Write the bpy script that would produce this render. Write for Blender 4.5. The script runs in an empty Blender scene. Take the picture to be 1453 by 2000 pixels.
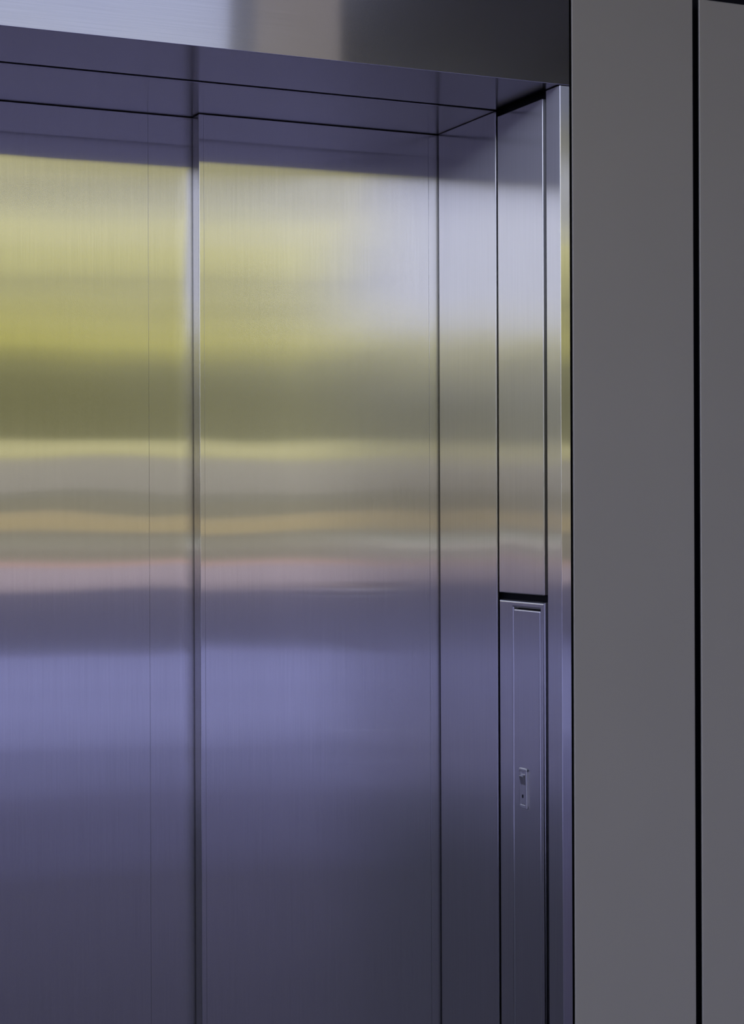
import bpy, bmesh, math, random
from mathutils import Vector, noise

random.seed(7)
S = bpy.context.scene
C = S.collection

# ------------------------------------------------------------------ materials
def new_mat(name):
    m = bpy.data.materials.new(name)
    m.use_nodes = True
    nt = m.node_tree
    nt.nodes.clear()
    out = nt.nodes.new('ShaderNodeOutputMaterial')
    return m, nt, out

def steel(name, grain, tint=(0.70, 0.685, 0.68), along=0.0008, across=0.16, wave=1.0, haze=0.26):
    """Brushed stainless steel: the grain runs along the axis 'x', 'y' or 'z'."""
    m, nt, out = new_mat(name)
    N, L = nt.nodes, nt.links
    geo = N.new('ShaderNodeTexCoord')
    # fine grain, stretched along the brushing
    mp = N.new('ShaderNodeMapping')
    sc = [900.0, 900.0, 900.0]
    sc['xyz'.index(grain)] = 9.0
    mp.inputs['Scale'].default_value = sc
    L.new(geo.outputs['Object'], mp.inputs['Vector'])
    nz = N.new('ShaderNodeTexNoise')
    nz.inputs['Scale'].default_value = 1.0
    nz.inputs['Detail'].default_value = 3.0
    L.new(mp.outputs['Vector'], nz.inputs['Vector'])
    ramp = N.new('ShaderNodeValToRGB')
    e = ramp.color_ramp.elements
    e[0].position, e[1].position = 0.25, 0.75
    e[0].color = (*[c * 0.945 for c in tint], 1)
    e[1].color = (*[min(1, c * 1.055) for c in tint], 1)
    L.new(nz.outputs['Fac'], ramp.inputs['Fac'])
    # slight waviness of the sheet
    mp2 = N.new('ShaderNodeMapping')
    mp2.inputs['Scale'].default_value = (3.2, 3.2, 5.5)
    L.new(geo.outputs['Object'], mp2.inputs['Vector'])
    nz2 = N.new('ShaderNodeTexNoise')
    nz2.inputs['Scale'].default_value = 1.0
    nz2.inputs['Detail'].default_value = 1.0
    L.new(mp2.outputs['Vector'], nz2.inputs['Vector'])
    bp = N.new('ShaderNodeBump')
    bp.inputs['Strength'].default_value = 1.0
    bp.inputs['Distance'].default_value = 0.00035 * wave
    L.new(nz2.outputs['Fac'], bp.inputs['Height'])
    tg = N.new('ShaderNodeCombineXYZ')
    tg.inputs['xyz'.index(grain)].default_value = 1.0
    lobes = []
    for al, ac in ((along, across), (along * 10, across), (0.012, 0.65)):
        g = N.new('ShaderNodeBsdfAnisotropic')
        g.distribution = 'GGX'
        g.inputs['Roughness'].default_value = math.sqrt(math.sqrt(al * ac))
        g.inputs['Anisotropy'].default_value = 1 - math.sqrt(al / ac)
        L.new(ramp.outputs['Color'], g.inputs['Color'])
        L.new(tg.outputs['Vector'], g.inputs['Tangent'])
        L.new(bp.outputs['Normal'], g.inputs['Normal'])
        lobes.append(g)
    mx = N.new('ShaderNodeMixShader')
    mx.inputs['Fac'].default_value = 0.28
    L.new(lobes[0].outputs['BSDF'], mx.inputs[1])
    L.new(lobes[1].outputs['BSDF'], mx.inputs[2])
    mh = N.new('ShaderNodeMixShader')
    mh.inputs['Fac'].default_value = haze
    L.new(mx.outputs['Shader'], mh.inputs[1])
    L.new(lobes[2].outputs['BSDF'], mh.inputs[2])
    L.new(mh.outputs['Shader'], out.inputs['Surface'])
    return m

def plain(name, col, rough=0.6, metallic=0.0, var=0.08, scale=6.0, spec=0.5):
    m, nt, out = new_mat(name)
    N, L = nt.nodes, nt.links
    b = N.new('ShaderNodeBsdfPrincipled')
    tc = N.new('ShaderNodeTexCoord')
    nz = N.new('ShaderNodeTexNoise')
    nz.inputs['Scale'].default_value = scale
    nz.inputs['Detail'].default_value = 4.0
    L.new(tc.outputs['Object'], nz.inputs['Vector'])
    r = N.new('ShaderNodeValToRGB')
    r.color_ramp.elements[0].position = 0.3
    r.color_ramp.elements[1].position = 0.7
    r.color_ramp.elements[0].color = (*[c * (1 - var) for c in col], 1)
    r.color_ramp.elements[1].color = (*[min(1, c * (1 + var)) for c in col], 1)
    L.new(nz.outputs['Fac'], r.inputs['Fac'])
    L.new(r.outputs['Color'], b.inputs['Base Color'])
    b.inputs['Roughness'].default_value = rough
    b.inputs['Metallic'].default_value = metallic
    b.inputs['Specular IOR Level'].default_value = spec
    L.new(b.outputs['BSDF'], out.inputs['Surface'])
    return m

M_DOOR = steel('brushed_steel_vertical', 'z', wave=0.8, haze=0.13)
M_JAMB = steel('brushed_steel_jamb', 'z', across=0.09, wave=1.2)
M_PANEL = steel('brushed_steel_side_panel', 'z', across=0.09, wave=2.0)
M_HEAD = steel('brushed_steel_horizontal', 'x', along=0.0015, across=0.014, wave=0.5, haze=0.0)
M_SOFF = steel('brushed_steel_soffit', 'x', along=0.0015, across=0.09, wave=0.5, haze=0.0)
M_PLATE = steel('brushed_steel_plate', 'z', across=0.12, wave=0.8)
M_SATIN = plain('satin_metal', (0.62, 0.62, 0.66), rough=0.28, metallic=1.0, var=0.03, scale=60)
M_BLACK = plain('black_gap', (0.006, 0.006, 0.010), rough=0.7, spec=0.2)
M_CLAD = plain('grey_coated_panel', (0.52, 0.485, 0.41), rough=0.42, metallic=0.25, var=0.03, scale=3.0)
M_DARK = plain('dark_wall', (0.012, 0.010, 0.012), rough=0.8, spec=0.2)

# ------------------------------------------------------------------ helpers
def tag(o, label=None, cat=None, group=None, kind=None):
    if label: o['label'] = label
    if cat: o['category'] = cat
    if group: o['group'] = group
    if kind: o['kind'] = kind
    return o

def empty(name, loc):
    o = bpy.data.objects.new(name, None)
    o.empty_display_size = 0.1
    o.location = loc
    C.objects.link(o)
    return o

def origin(o):
    v = Vector((0, 0, 0))
    while o is not None:
        v = v + o.location
        o = o.parent
    return v

def obj(name, bm, mat, parent=None, kind=None, label=None, loc=None, smooth=True):
    """Links a bmesh given in world coordinates as ONE object."""
    base = Vector(loc) if loc is not None else (origin(parent) if parent else Vector((0, 0, 0)))
    bmesh.ops.recalc_face_normals(bm, faces=bm.faces)
    for v in bm.verts:
        v.co -= base
    me = bpy.data.meshes.new(name)
    bm.to_mesh(me)
    bm.free()
    me.materials.append(mat)
    o = bpy.data.objects.new(name, me)
    C.objects.link(o)
    if parent:
        o.parent = parent
        o.location = base - origin(parent)
    else:
        o.location = base
    if kind: o['kind'] = kind
    if label: o['label'] = label
    return o

def add_box(bm, x0, x1, y0, y1, z0, z1, bev=0.0, seg=3):
    r = bmesh.ops.create_cube(bm, size=1.0)
    for v in r['verts']:
        v.co = Vector((x0 + (v.co.x + .5) * (x1 - x0), y0 + (v.co.y + .5) * (y1 - y0), z0 + (v.co.z + .5) * (z1 - z0)))
    if bev > 0:
        ed = list({e for v in r['verts'] for e in v.link_edges})
        bmesh.ops.bevel(bm, geom=ed, offset=bev, segments=seg, affect='EDGES', profile=0.5)
    return bm

def box(*a, **k):
    return add_box(bmesh.new(), *a, **k)

def prism(profile, axis, a, b, bev=0.0, seg=3):
    """A closed profile of (p, q) pairs swept along an axis from a to b, its long edges rounded."""
    bm = bmesh.new()
    def pt(p, q, t):
        return {'x': (t, p, q), 'y': (p, t, q), 'z': (p, q, t)}[axis]
    lo = [bm.verts.new(pt(p, q, a)) for p, q in profile]
    hi = [bm.verts.new(pt(p, q, b)) for p, q in profile]
    n = len(profile)
    longs = []
    for i in range(n):
        bm.faces.new((lo[i], lo[(i + 1) % n], hi[(i + 1) % n], hi[i]))
    bm.faces.new(lo); bm.faces.new(hi)
    if bev > 0:
        bm.edges.ensure_lookup_table()
        longs = [e for e in bm.edges if (e.verts[0] in lo) != (e.verts[1] in lo)]
        bmesh.ops.bevel(bm, geom=longs, offset=bev, segments=seg, affect='EDGES', profile=0.5)
    return bm

# ------------------------------------------------------------------ measures (metres)
XE = 0.8488          # left edge of the front door leaf
XJ = 1.2097          # right jamb plane
ZS = 2.0388          # underside of the lintel
YF = -0.3447         # front plane of the portal and the wall panels
XL = 1.2241          # right end of the portal
ZT = 2.1707          # top of the portal and the wall panels
XO = 0.305           # left side of the opening
DL = 0.028           # set-back of the rear leaf

# ------------------------------------------------------------------ elevator doors
t = tag(empty('elevator_door', (1.05, 0.012, 0.008)),
        'front sliding lift door leaf of brushed steel, meeting the steel side jamb', 'elevator door', kind='thing')
bm = box(XE, XE + 0.0070, 0.0, 0.0245, 0.008, ZS - 0.0013)
bmesh.ops.bevel(bm, geom=[e for e in bm.edges if all(v.co.x < XE + 1e-5 for v in e.verts)], offset=0.0014, segments=4, affect='EDGES', profile=0.5)
obj('edge_trim', bm, M_DOOR, t)
obj('leaf', box(XE + 0.0072, 1.1955, 0.0, 0.0245, 0.008, ZS - 0.0013, bev=0.0002, seg=1), M_DOOR, t)
obj('hem_strip', box(1.1958, 1.262, 0.0, 0.0245, 0.008, ZS - 0.0013, bev=0.0002, seg=1), M_DOOR, t)
obj('guide_shoe', box(0.95, 1.20, 0.006, 0.018, 0.0, 0.008), M_BLACK, t)
t = tag(empty('elevator_door', (0.58, DL + 0.012, 0.008)),
        'rear sliding lift door leaf of brushed steel, set back behind the front leaf', 'elevator door', kind='thing')
obj('leaf', box(XO - 0.05, 0.78638, DL, DL + 0.0245, 0.008, ZS - 0.0013, bev=0.0002, seg=1), M_DOOR, t)
obj('hem_strip', box(0.7865, XE + 0.028, DL, DL + 0.0245, 0.008, ZS - 0.0013, bev=0.0002, seg=1), M_DOOR, t)
obj('guide_shoe', box(0.40, 0.65, DL + 0.006, DL + 0.018, 0.0, 0.008), M_BLACK, t)

# ------------------------------------------------------------------ the portal around the doors
t = tag(empty('entrance_surround', (0.77, YF + 0.17, 0.0)),
        'brushed steel lift door surround with deep lintel and side reveal beside the grey wall panel', 'door surround')
obj('fascia', box(XO - 0.0144, XL, YF, YF + 0.002, ZS, ZT, bev=0.0006), M_HEAD, t)
obj('soffit', box(XO - 0.0144, XL, YF + 0.0022, -0.1811, ZS + 0.0002, ZS + 0.002, bev=0.0005), M_SOFF, t)
obj('soffit', box(XO - 0.018, XJ + 0.010, -0.1708, 0.075, ZS, ZS + 0.002, bev=0.0005), M_SOFF, t)
# right side: rear jamb, then front return with its narrow face
obj('rear_jamb', box(XJ, XJ + 0.003, -0.1736, -0.0040, 0.0, ZS - 0.0006, bev=0.0011), M_JAMB, t)
prof = [(XJ, -0.3096), (XJ, YF), (XL, YF), (XL, YF + 0.03), (XL - 0.002, YF + 0.03), (XL - 0.002, YF + 0.003), (XJ + 0.003, YF + 0.003), (XJ + 0.003, -0.3096)]
obj('front_return', prism(prof, 'z', 0.0, ZS - 0.0012, bev=0.0009), M_JAMB, t)
obj('backing', box(XJ + 0.012, XJ + 0.016, YF + 0.006, -0.002, 0.0, ZS + 0.03), M_BLACK, t)
# left side of the opening, beyond the picture
prof = [(XO, -0.004), (XO, YF), (XO - 0.0144, YF), (XO - 0.0144, -0.004)]
obj('side_jamb', prism(prof, 'z', 0.0, ZS - 0.0012, bev=0.0009), M_JAMB, t)
obj('lintel_backing', box(XO, XJ + 0.016, YF + 0.01, 0.10, ZS + 0.012, ZS + 0.016), M_BLACK, t)

# ------------------------------------------------------------------ inserts of the reveal
t = tag(empty('infill_panel', (XJ + 0.005, -0.2405, 1.3903)),
        'tall blank brushed steel infill panel in the lift reveal, above the dark cross joint', 'wall panel')
obj('sheet', box(XJ, XJ + 0.006, -0.3006, -0.1797, 1.3903, 2.0302, bev=0.0012), M_PANEL, t)
obj('fixing_rail', box(XJ + 0.006, XJ + 0.0115, -0.285, -0.195, 1.42, 2.0), M_BLACK, t)

PY0, PY1, PZ1 = -0.2896, -0.2178, 1.3718       # opening in the frame for the face plate
t = tag(empty('control_panel', (XJ + 0.005, -0.2405, 0.30)),
        'framed steel landing control panel with inset plate and small key switch, below the cross joint', 'control panel')
bm = bmesh.new()
o_ = [(-0.3008, 0.30), (-0.1797, 0.30), (-0.1797, 1.3811), (-0.3008, 1.3811)]
i_ = [(PY0, 0.40), (PY1, 0.40), (PY1, PZ1), (PY0, PZ1)]
vo = [[bm.verts.new((x, y, z)) for y, z in o_] for x in (XJ, XJ + 0.008)]
vi = [[bm.verts.new((x, y, z)) for y, z in i_] for x in (XJ, XJ + 0.008)]
for k in range(4):
    j = (k + 1) % 4
    for s in (0, 1):
        bm.faces.new((vo[s][k], vo[s][j], vi[s][j], vi[s][k]))
    bm.faces.new((vo[0][k], vo[0][j], vo[1][j], vo[1][k]))
    bm.faces.new((vi[0][k], vi[0][j], vi[1][j], vi[1][k]))
front = set(vo[0] + vi[0])
bmesh.ops.bevel(bm, geom=[e for e in bm.edges if e.verts[0] in front and e.verts[1] in front and
                          (abs(e.verts[0].co.y - e.verts[1].co.y) < 1e-6 or abs(e.verts[0].co.z - e.verts[1].co.z) < 1e-6)],
                offset=0.0028, segments=5, affect='EDGES', profile=0.5)
obj('frame', bm, M_PANEL, t)
obj('recess_back', box(XJ + 0.0078, XJ + 0.010, -0.296, -0.21, 0.35, 1.378), M_BLACK, t)
pl = obj('face_plate', box(XJ + 0.0006, XJ + 0.006, PY0 + 0.0016, PY1 - 0.0010, 0.402, PZ1 - 0.0018, bev=0.002), M_PLATE, t)
# key switch: bevelled bezel around a recessed slot with a raised tab and a keyhole
ky = empty('key_switch', (0, 0, 0)); ky.parent = t
ky.location = Vector((XJ, -0.2448, 1.110)) - t.location
ky['label'] = 'small pale metal key switch with dark keyhole'
bm = bmesh.new()
KY0, KY1, KZ0, KZ1 = -0.2562, -0.2352, 1.1090, 1.1615
add_box(bm, XJ - 0.0022, XJ + 0.002, KY0, KY0 + 0.0042, KZ0, KZ1, bev=0.0009)
add_box(bm, XJ - 0.0003, XJ + 0.002, KY1 - 0.0028, KY1, KZ0, KZ1, bev=0.0003)
add_box(bm, XJ - 0.0020, XJ + 0.002, KY0, KY1, KZ1 - 0.0042, KZ1, bev=0.0009)
add_box(bm, XJ - 0.0006, XJ + 0.002, KY0, KY1, KZ0, KZ0 + 0.0042, bev=0.0005)
obj('bezel', bm, M_SATIN, ky)
obj('insert', box(XJ - 0.0004, XJ + 0.002, KY0 + 0.0062, KY1 - 0.0036, KZ0 + 0.0056, KZ1 - 0.0078, bev=0.0006), M_SATIN, ky)
prof = [(XJ - 0.0042, 1.1515), (XJ - 0.0002, 1.1530), (XJ - 0.0002, 1.1398), (XJ - 0.0008, 1.1398)]
bm = bmesh.new()
a_ = [bm.verts.new((p, KY0 + 0.0068, q)) for p, q in prof]
b_ = [bm.verts.new((p, KY1 - 0.0042, q)) for p, q in prof]
for k in range(4):
    bm.faces.new((a_[k], a_[(k + 1) % 4], b_[(k + 1) % 4], b_[k]))
bm.faces.new(a_); bm.faces.new(b_)
bmesh.ops.bevel(bm, geom=list(bm.edges), offset=0.0003, segments=2, affect='EDGES')
obj('tab', bm, M_SATIN, ky)
bm = bmesh.new()
bmesh.ops.create_cone(bm, cap_ends=True, segments=24, radius1=0.0014, radius2=0.0014, depth=0.0012)
for v in bm.verts:
    v.co = Vector((XJ - 0.0003 + v.co.z, -0.2432 + v.co.x, 1.1245 + v.co.y * 1.7))
obj('keyhole', bm, M_BLACK, ky)

# ------------------------------------------------------------------ wall panels
t = tag(empty('wall_panel', (1.32, YF, 0.0)), 'matte grey wall panel directly beside the steel lift surround', 'wall panel',
        'grey wall panels', kind='thing')
obj('sheet', box(1.2278, 1.4112, YF, YF + 0.0032, 0.0, ZT, bev=0.0011), M_CLAD, t)
obj('fixing_rail', box(1.25, 1.39, YF + 0.0032, YF + 0.020, 0.1, ZT - 0.05), M_BLACK, t)
t = tag(empty('wall_panel', (1.51, YF, 0.0)), 'matte grey wall panel beyond the dark joint, farther from the lift', 'wall panel',
        'grey wall panels', kind='thing')
obj('sheet', box(1.4212, 1.6046, YF, YF + 0.0032, 0.0, ZT, bev=0.0011), M_CLAD, t)
obj('fixing_rail', box(1.44, 1.58, YF + 0.0032, YF + 0.020, 0.1, ZT - 0.05), M_BLACK, t)

# ------------------------------------------------------------------ building shell
obj('wall_right', box(1.2262, 9.0, YF + 0.022, 0.3, 0.0, 3.78), M_BLACK, kind='structure')
obj('wall_left', box(-9.0, XO - 0.03, YF + 0.001, 0.3, 0.0, 3.78), M_CLAD, kind='structure')
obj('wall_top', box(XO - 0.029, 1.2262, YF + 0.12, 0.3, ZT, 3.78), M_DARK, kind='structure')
obj('wall_back', box(XO - 0.1, XJ + 0.1, 0.12, 0.16, 0.0, 2.2), M_BLACK, kind='structure')
M_FAC = plain('facade', (0.30, 0.28, 0.27), rough=0.7, scale=0.6)
obj('wall_facade', box(-40, 40, -0.2, 12.0, 3.95, 27.0), M_FAC, kind='structure')
M_SIDE = plain('light_block_dark', (0.05, 0.044, 0.045), rough=0.7, scale=1.0, spec=0.2)
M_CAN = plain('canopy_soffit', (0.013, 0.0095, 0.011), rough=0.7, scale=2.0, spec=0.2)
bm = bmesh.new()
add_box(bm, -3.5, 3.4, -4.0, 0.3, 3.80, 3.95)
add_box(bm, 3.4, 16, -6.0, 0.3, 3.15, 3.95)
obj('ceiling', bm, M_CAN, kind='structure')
obj('wall_light_block', box(5.4, 5.7, -6.6, YF, 0.0, 3.1), M_SIDE, kind='structure')  # unseen wall added to dim the surround's front face and the grey panels

# ------------------------------------------------------------------ the place the steel reflects
def zat(v, yd):
    """height seen at picture row v by reflection, yd metres out from the doors"""
    return 1.5 + (1000 - v) / 3663.0 * (yd + 2.4) * 1.057

M_FLOOR = plain('shaded_lobby_stone', (0.205, 0.165, 0.22), rough=0.6, scale=1.5)  # floor stone with the canopy's shade put into its colour
M_BAND = plain('half_shade_stone', (0.295, 0.255, 0.34), rough=0.7, scale=1.5)  # middle step of the canopy shade, painted as a stone band
M_BAND2 = plain('dimmed_stone', (0.42, 0.385, 0.51), rough=0.7, scale=1.5)  # lightest step of that painted shade, also dims the outer ground
M_DEEP_SHADE = plain('deep_shade_stone', (0.03, 0.025, 0.032), rough=0.7, scale=1.5)  # added dark zone, shade in the colour, darkens what the jamb reflects
M_PAVE = plain('plaza_paving', (0.67, 0.625, 0.77), rough=0.8, scale=0.6)
M_ROAD = plain('asphalt', (0.20, 0.168, 0.19), rough=0.9, scale=0.5)
M_WALK = plain('pink_paving', (0.275, 0.228, 0.245), rough=0.9, scale=0.4)
M_LAWN = plain('lawn_soil', (0.10, 0.11, 0.04), rough=0.9, scale=0.3)
def slab(name, y0, y1, m, z=0.0):
    obj(name, box(-140, 140, y0, y1, -0.4, z), m, kind='structure')
def floor(x0, x1, y0, y1, m):
    obj('floor', box(x0, x1, y0, y1, -0.4, 0.0), m, kind='structure')
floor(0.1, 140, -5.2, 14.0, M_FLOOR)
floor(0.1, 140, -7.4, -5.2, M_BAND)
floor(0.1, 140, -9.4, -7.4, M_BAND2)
floor(-3.9, 0.1, -7.0, 14.0, M_DEEP_SHADE)
floor(-9.0, -3.9, -7.0, 14.0, M_PAVE)
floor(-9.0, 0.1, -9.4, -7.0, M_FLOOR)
floor(-140, -9.0, -9.4, 14.0, M_PAVE)
obj('ground', box(9.0, 140, -17.2, -9.4, -0.4, 0.0), M_BAND2, kind='structure')  # plaza paving, dimmed by colour to the right
obj('ground', box(-2.0, 9.0, -17.2, -9.4, -0.4, 0.0), M_PAVE, kind='structure')
obj('ground', box(-140, -2.0, -17.2, -9.4, -0.4, 0.0), M_BAND2, kind='structure')  # same dimming painted into the left paving
slab('road', -33.5, -17.2, M_ROAD, -0.02)
slab('path', -50.0, -33.5, M_WALK)
slab('field', -140.0, -50.0, M_LAWN)

def bumpy_row(bm, y, z0, z1, depth, x0=-75, x1=75, step=0.7, amp=0.15, seed=0.0):
    """A clipped planting row: front, top and back in one lumpy strip."""
    prof = [(0, z0), (0.02, z0 + (z1 - z0) * .5), (0.08, z1 - (z1 - z0) * .12), (0.3, z1), (0.7, z1), (0.95, z1 - .1 * (z1 - z0)), (1, z0)]
    n = int((x1 - x0) / step)
    rows = []
    for i in range(n + 1):
        x = x0 + i * step
        col = []
        for k, (p, z) in enumerate(prof):
            d = noise.noise(Vector((x * .6 + seed, p * 3, z * .9))) * amp
            col.append(bm.verts.new((x, y - p * depth + d, z + (d if 0 < k < 6 else 0))))
        rows.append(col)
    for a, b in zip(rows, rows[1:]):
        for k in range(len(prof) - 1):
            bm.faces.new((a[k], a[k + 1], b[k + 1], b[k]))

def leaf_mat(name, c0, c1, scale=0.8):
    m, nt, out = new_mat(name)
    N, L = nt.nodes, nt.links
    tc = N.new('ShaderNodeTexCoord')
    nz = N.new('ShaderNodeTexNoise'); nz.inputs['Scale'].default_value = scale; nz.inputs['Detail'].default_value = 5
    L.new(tc.outputs['Object'], nz.inputs['Vector'])
    r = N.new('ShaderNodeValToRGB')
    r.color_ramp.elements[0].position = .35; r.color_ramp.elements[1].position = .65
    r.color_ramp.elements[0].color = (*c0, 1); r.color_ramp.elements[1].color = (*c1, 1)
    L.new(nz.outputs['Fac'], r.inputs['Fac'])
    b = N.new('ShaderNodeBsdfDiffuse')
    L.new(r.outputs['Color'], b.inputs['Color'])
    L.new(b.outputs['BSDF'], out.inputs['Surface'])
    return m

M_OLIVE = leaf_mat('olive_leaves', (0.115, 0.117, 0.09), (0.15, 0.148, 0.115))
M_YELL = leaf_mat('yellow_leaves', (0.24, 0.205, 0.115), (0.28, 0.24, 0.135))
M_LIME = leaf_mat('lime_leaves', (0.30, 0.30, 0.15), (0.36, 0.35, 0.18))
M_CROWN = leaf_mat('crown_leaves', (0.32, 0.32, 0.09), (0.42, 0.415, 0.125), 0.35)
M_SHADE_LEAF = leaf_mat('shaded_leaves', (0.09, 0.095, 0.045), (0.13, 0.132, 0.065), 0.5)  # dark green stands for leaves in shade below the crowns
M_PALE = leaf_mat('pale_leaves', (0.40, 0.395, 0.14), (0.49, 0.475, 0.20), 0.3)
M_STONE = plain('garden_wall_stone', (0.215, 0.213, 0.195), rough=0.9, scale=0.5)
M_TERRA = plain('terracotta_kerb', (0.33, 0.21, 0.165), rough=0.9)
M_RAIL = plain('white_rail', (0.8, 0.8, 0.8), rough=0.5)
M_TOWER = plain('tower_render', (0.075, 0.07, 0.08), rough=0.8, scale=0.2)
M_TEAL = plain('teal_fence', (0.25, 0.32, 0.29), rough=0.7, scale=0.4)

def planting(name, y, z0, z1, depth, m, **k):
    bm = bmesh.new(); bumpy_row(bm, y, z0, z1, depth, **k)
    obj(name, bm, m, kind='stuff')
obj('curb', box(-140, 140, -48.6, -47.6, 0.0, 0.10), M_TERRA, kind='structure')
planting('shrubbery', -50.5, 0.0, zat(1042, 51), 3.0, M_OLIVE, seed=1)
planting('shrubbery', -54.0, 0.0, zat(1008, 55), 2.5, M_YELL, seed=5, x0=-75, x1=75)
planting('shrubbery', -57.0, 0.0, zat(965, 58), 3.0, M_OLIVE, seed=9)
obj('wall_garden', box(-90, 90, -61.5, -61.0, 0.0, zat(895, 61)), M_STONE, kind='structure')
planting('shrubbery', -62.0, 0.0, zat(862, 63), 2.5, M_LIME, seed=13)
obj('wall_fence', box(-90, -8, -50.35, -50.25, 0.0, zat(1052, 50.3)), M_TEAL, kind='structure')
obj('trim_rail', box(-90, -8, -50.2, -50.1, zat(1076, 50.1), zat(1068, 50.1)), M_RAIL, kind='structure')

def blob(bm, c, r, sq=0.8):
    q = bmesh.ops.create_icosphere(bm, subdivisions=2, radius=1.0)
    o = Vector((random.uniform(0, 99), random.uniform(0, 99), 0))
    for v in q['verts']:
        d = 1 + 0.32 * noise.noise(v.co * 1.8 + o) + 0.16 * noise.noise(v.co * 5 + o)
        v.co = Vector(c) + Vector((v.co.x * r * d, v.co.y * r * d, v.co.z * r * sq * d))

def trees(name, y0, spread, top_of, z0, m, r0, r1, step, th0=-90.0):
    bm = bmesh.new()
    x = -75.0
    while x < 80:
        x += step * random.uniform(.7, 1.3)
        y = y0 + random.uniform(-spread, spread)
        th = math.degrees(math.atan2(x, 2.4 - y))
        if th < th0: continue
        top = top_of(th) + random.uniform(-0.7, 0.7)
        z = z0 + random.uniform(0.0, 1.6)
        while z < top - 1.0:
            r = random.uniform(r0, r1)
            zz = min(z + 0.9, top - r * .8)
            for _ in range(2):
                blob(bm, (x + random.uniform(-1.8, 1.8), y + random.uniform(-1, 1), zz), r)
            z += 1.6
    obj(name, bm, m, kind='stuff')
planting('undergrowth', -65.4, 0.0, zat(700, 66), 2.5, M_SHADE_LEAF, seed=21, amp=0.5)  # lower tree mass, its shade put into the leaf colour
trees('treeline', -74.0, 1.0, lambda th: zat(430, 70) if th > -6 else zat(600, 70), 0.2, M_CROWN, 1.8, 2.5, 3.0)
trees('treeline', -84.0, 1.5, lambda th: zat(240, 78) if th < 18.5 else zat(400, 78), 0.2, M_PALE, 2.0, 2.8, 2.6, th0=-8)
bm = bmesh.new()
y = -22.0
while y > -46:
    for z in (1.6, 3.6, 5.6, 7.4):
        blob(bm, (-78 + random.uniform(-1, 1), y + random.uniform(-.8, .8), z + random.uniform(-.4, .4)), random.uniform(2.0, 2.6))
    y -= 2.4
obj('treeline', bm, M_SHADE_LEAF, kind='stuff')  # unseen side trees, added to keep white horizon sky off the jamb
# a plain tall block far beyond the trees
d_ = 92.0
x0_, x1_ = math.tan(math.radians(21.2)) * (d_ + 1.7), math.tan(math.radians(24.2)) * (d_ + 1.7)
obj('wall_tower', box(x0_, x1_, -d_ - 4, -d_, 0.0, 46.0), M_TOWER, kind='structure')

# ------------------------------------------------------------------ sky and sun
w = bpy.data.worlds.new('sky')
S.world = w
w.use_nodes = True
nt = w.node_tree
nt.nodes.clear()
N, L = nt.nodes, nt.links
tc = N.new('ShaderNodeTexCoord')
sep = N.new('ShaderNodeSeparateXYZ')
L.new(tc.outputs['Generated'], sep.inputs['Vector'])
rp = N.new('ShaderNodeValToRGB')
el = rp.color_ramp.elements
el[0].position = 0.0; el[0].color = (0.80, 0.85, 1.0, 1)
el[1].position = 1.0; el[1].color = (0.36, 0.42, 0.86, 1)
e2 = el.new(0.30); e2.color = (0.58, 0.65, 1.0, 1)
L.new(sep.outputs['Z'], rp.inputs['Fac'])
mr = N.new('ShaderNodeMapRange')
mr.inputs['From Min'].default_value = 0.05; mr.inputs['From Max'].default_value = -0.6
mr.inputs['To Min'].default_value = 0.82; mr.inputs['To Max'].default_value = 2.15
L.new(sep.outputs['X'], mr.inputs['Value'])
bg = N.new('ShaderNodeBackground')
L.new(rp.outputs['Color'], bg.inputs['Color'])
L.new(mr.outputs['Result'], bg.inputs['Strength'])
wo = N.new('ShaderNodeOutputWorld')
L.new(bg.outputs['Background'], wo.inputs['Surface'])

sun = bpy.data.lights.new('sun', 'SUN')
sun.energy = 7.5
sun.color = (1.0, 0.93, 0.78)
sun.angle = math.radians(0.6)
so = bpy.data.objects.new('sun', sun)
C.objects.link(so)
so.location = (10, 20, 40)
d = Vector((-0.25, -1.0, -0.83))
so.rotation_euler = d.to_track_quat('-Z', 'Y').to_euler()

# ------------------------------------------------------------------ camera
F, YAW, PITCH, ROLL = 3663.145, 0.43137, -0.00044, -0.00387
fw = Vector((math.sin(YAW) * math.cos(PITCH), math.cos(YAW) * math.cos(PITCH), math.sin(PITCH)))
rt = Vector((math.cos(YAW), -math.sin(YAW), 0))
up = rt.cross(fw)
r2 = rt * math.cos(ROLL) + up * math.sin(ROLL)
u2 = up * math.cos(ROLL) - rt * math.sin(ROLL)
cam = bpy.data.cameras.new('camera')
cam.sensor_fit = 'VERTICAL'
cam.sensor_height = 36.0
cam.lens = F / 2000.0 * 36.0
cam.clip_end = 500
co = bpy.data.objects.new('camera', cam)
C.objects.link(co)
from mathutils import Matrix
co.matrix_world = Matrix(((r2.x, u2.x, -fw.x, 0.0), (r2.y, u2.y, -fw.y, -2.4), (r2.z, u2.z, -fw.z, 1.5), (0, 0, 0, 1)))
S.camera = co

# ------------------------------------------------------------------ look
v = S.view_settings
v.view_transform = 'Standard'
v.look = 'None'
v.exposure = 0.0
v.gamma = 1.0
v.use_curve_mapping = False
S.cycles.max_bounces = 10
S.cycles.glossy_bounces = 8
S.cycles.diffuse_bounces = 4
S.cycles.use_denoising = True
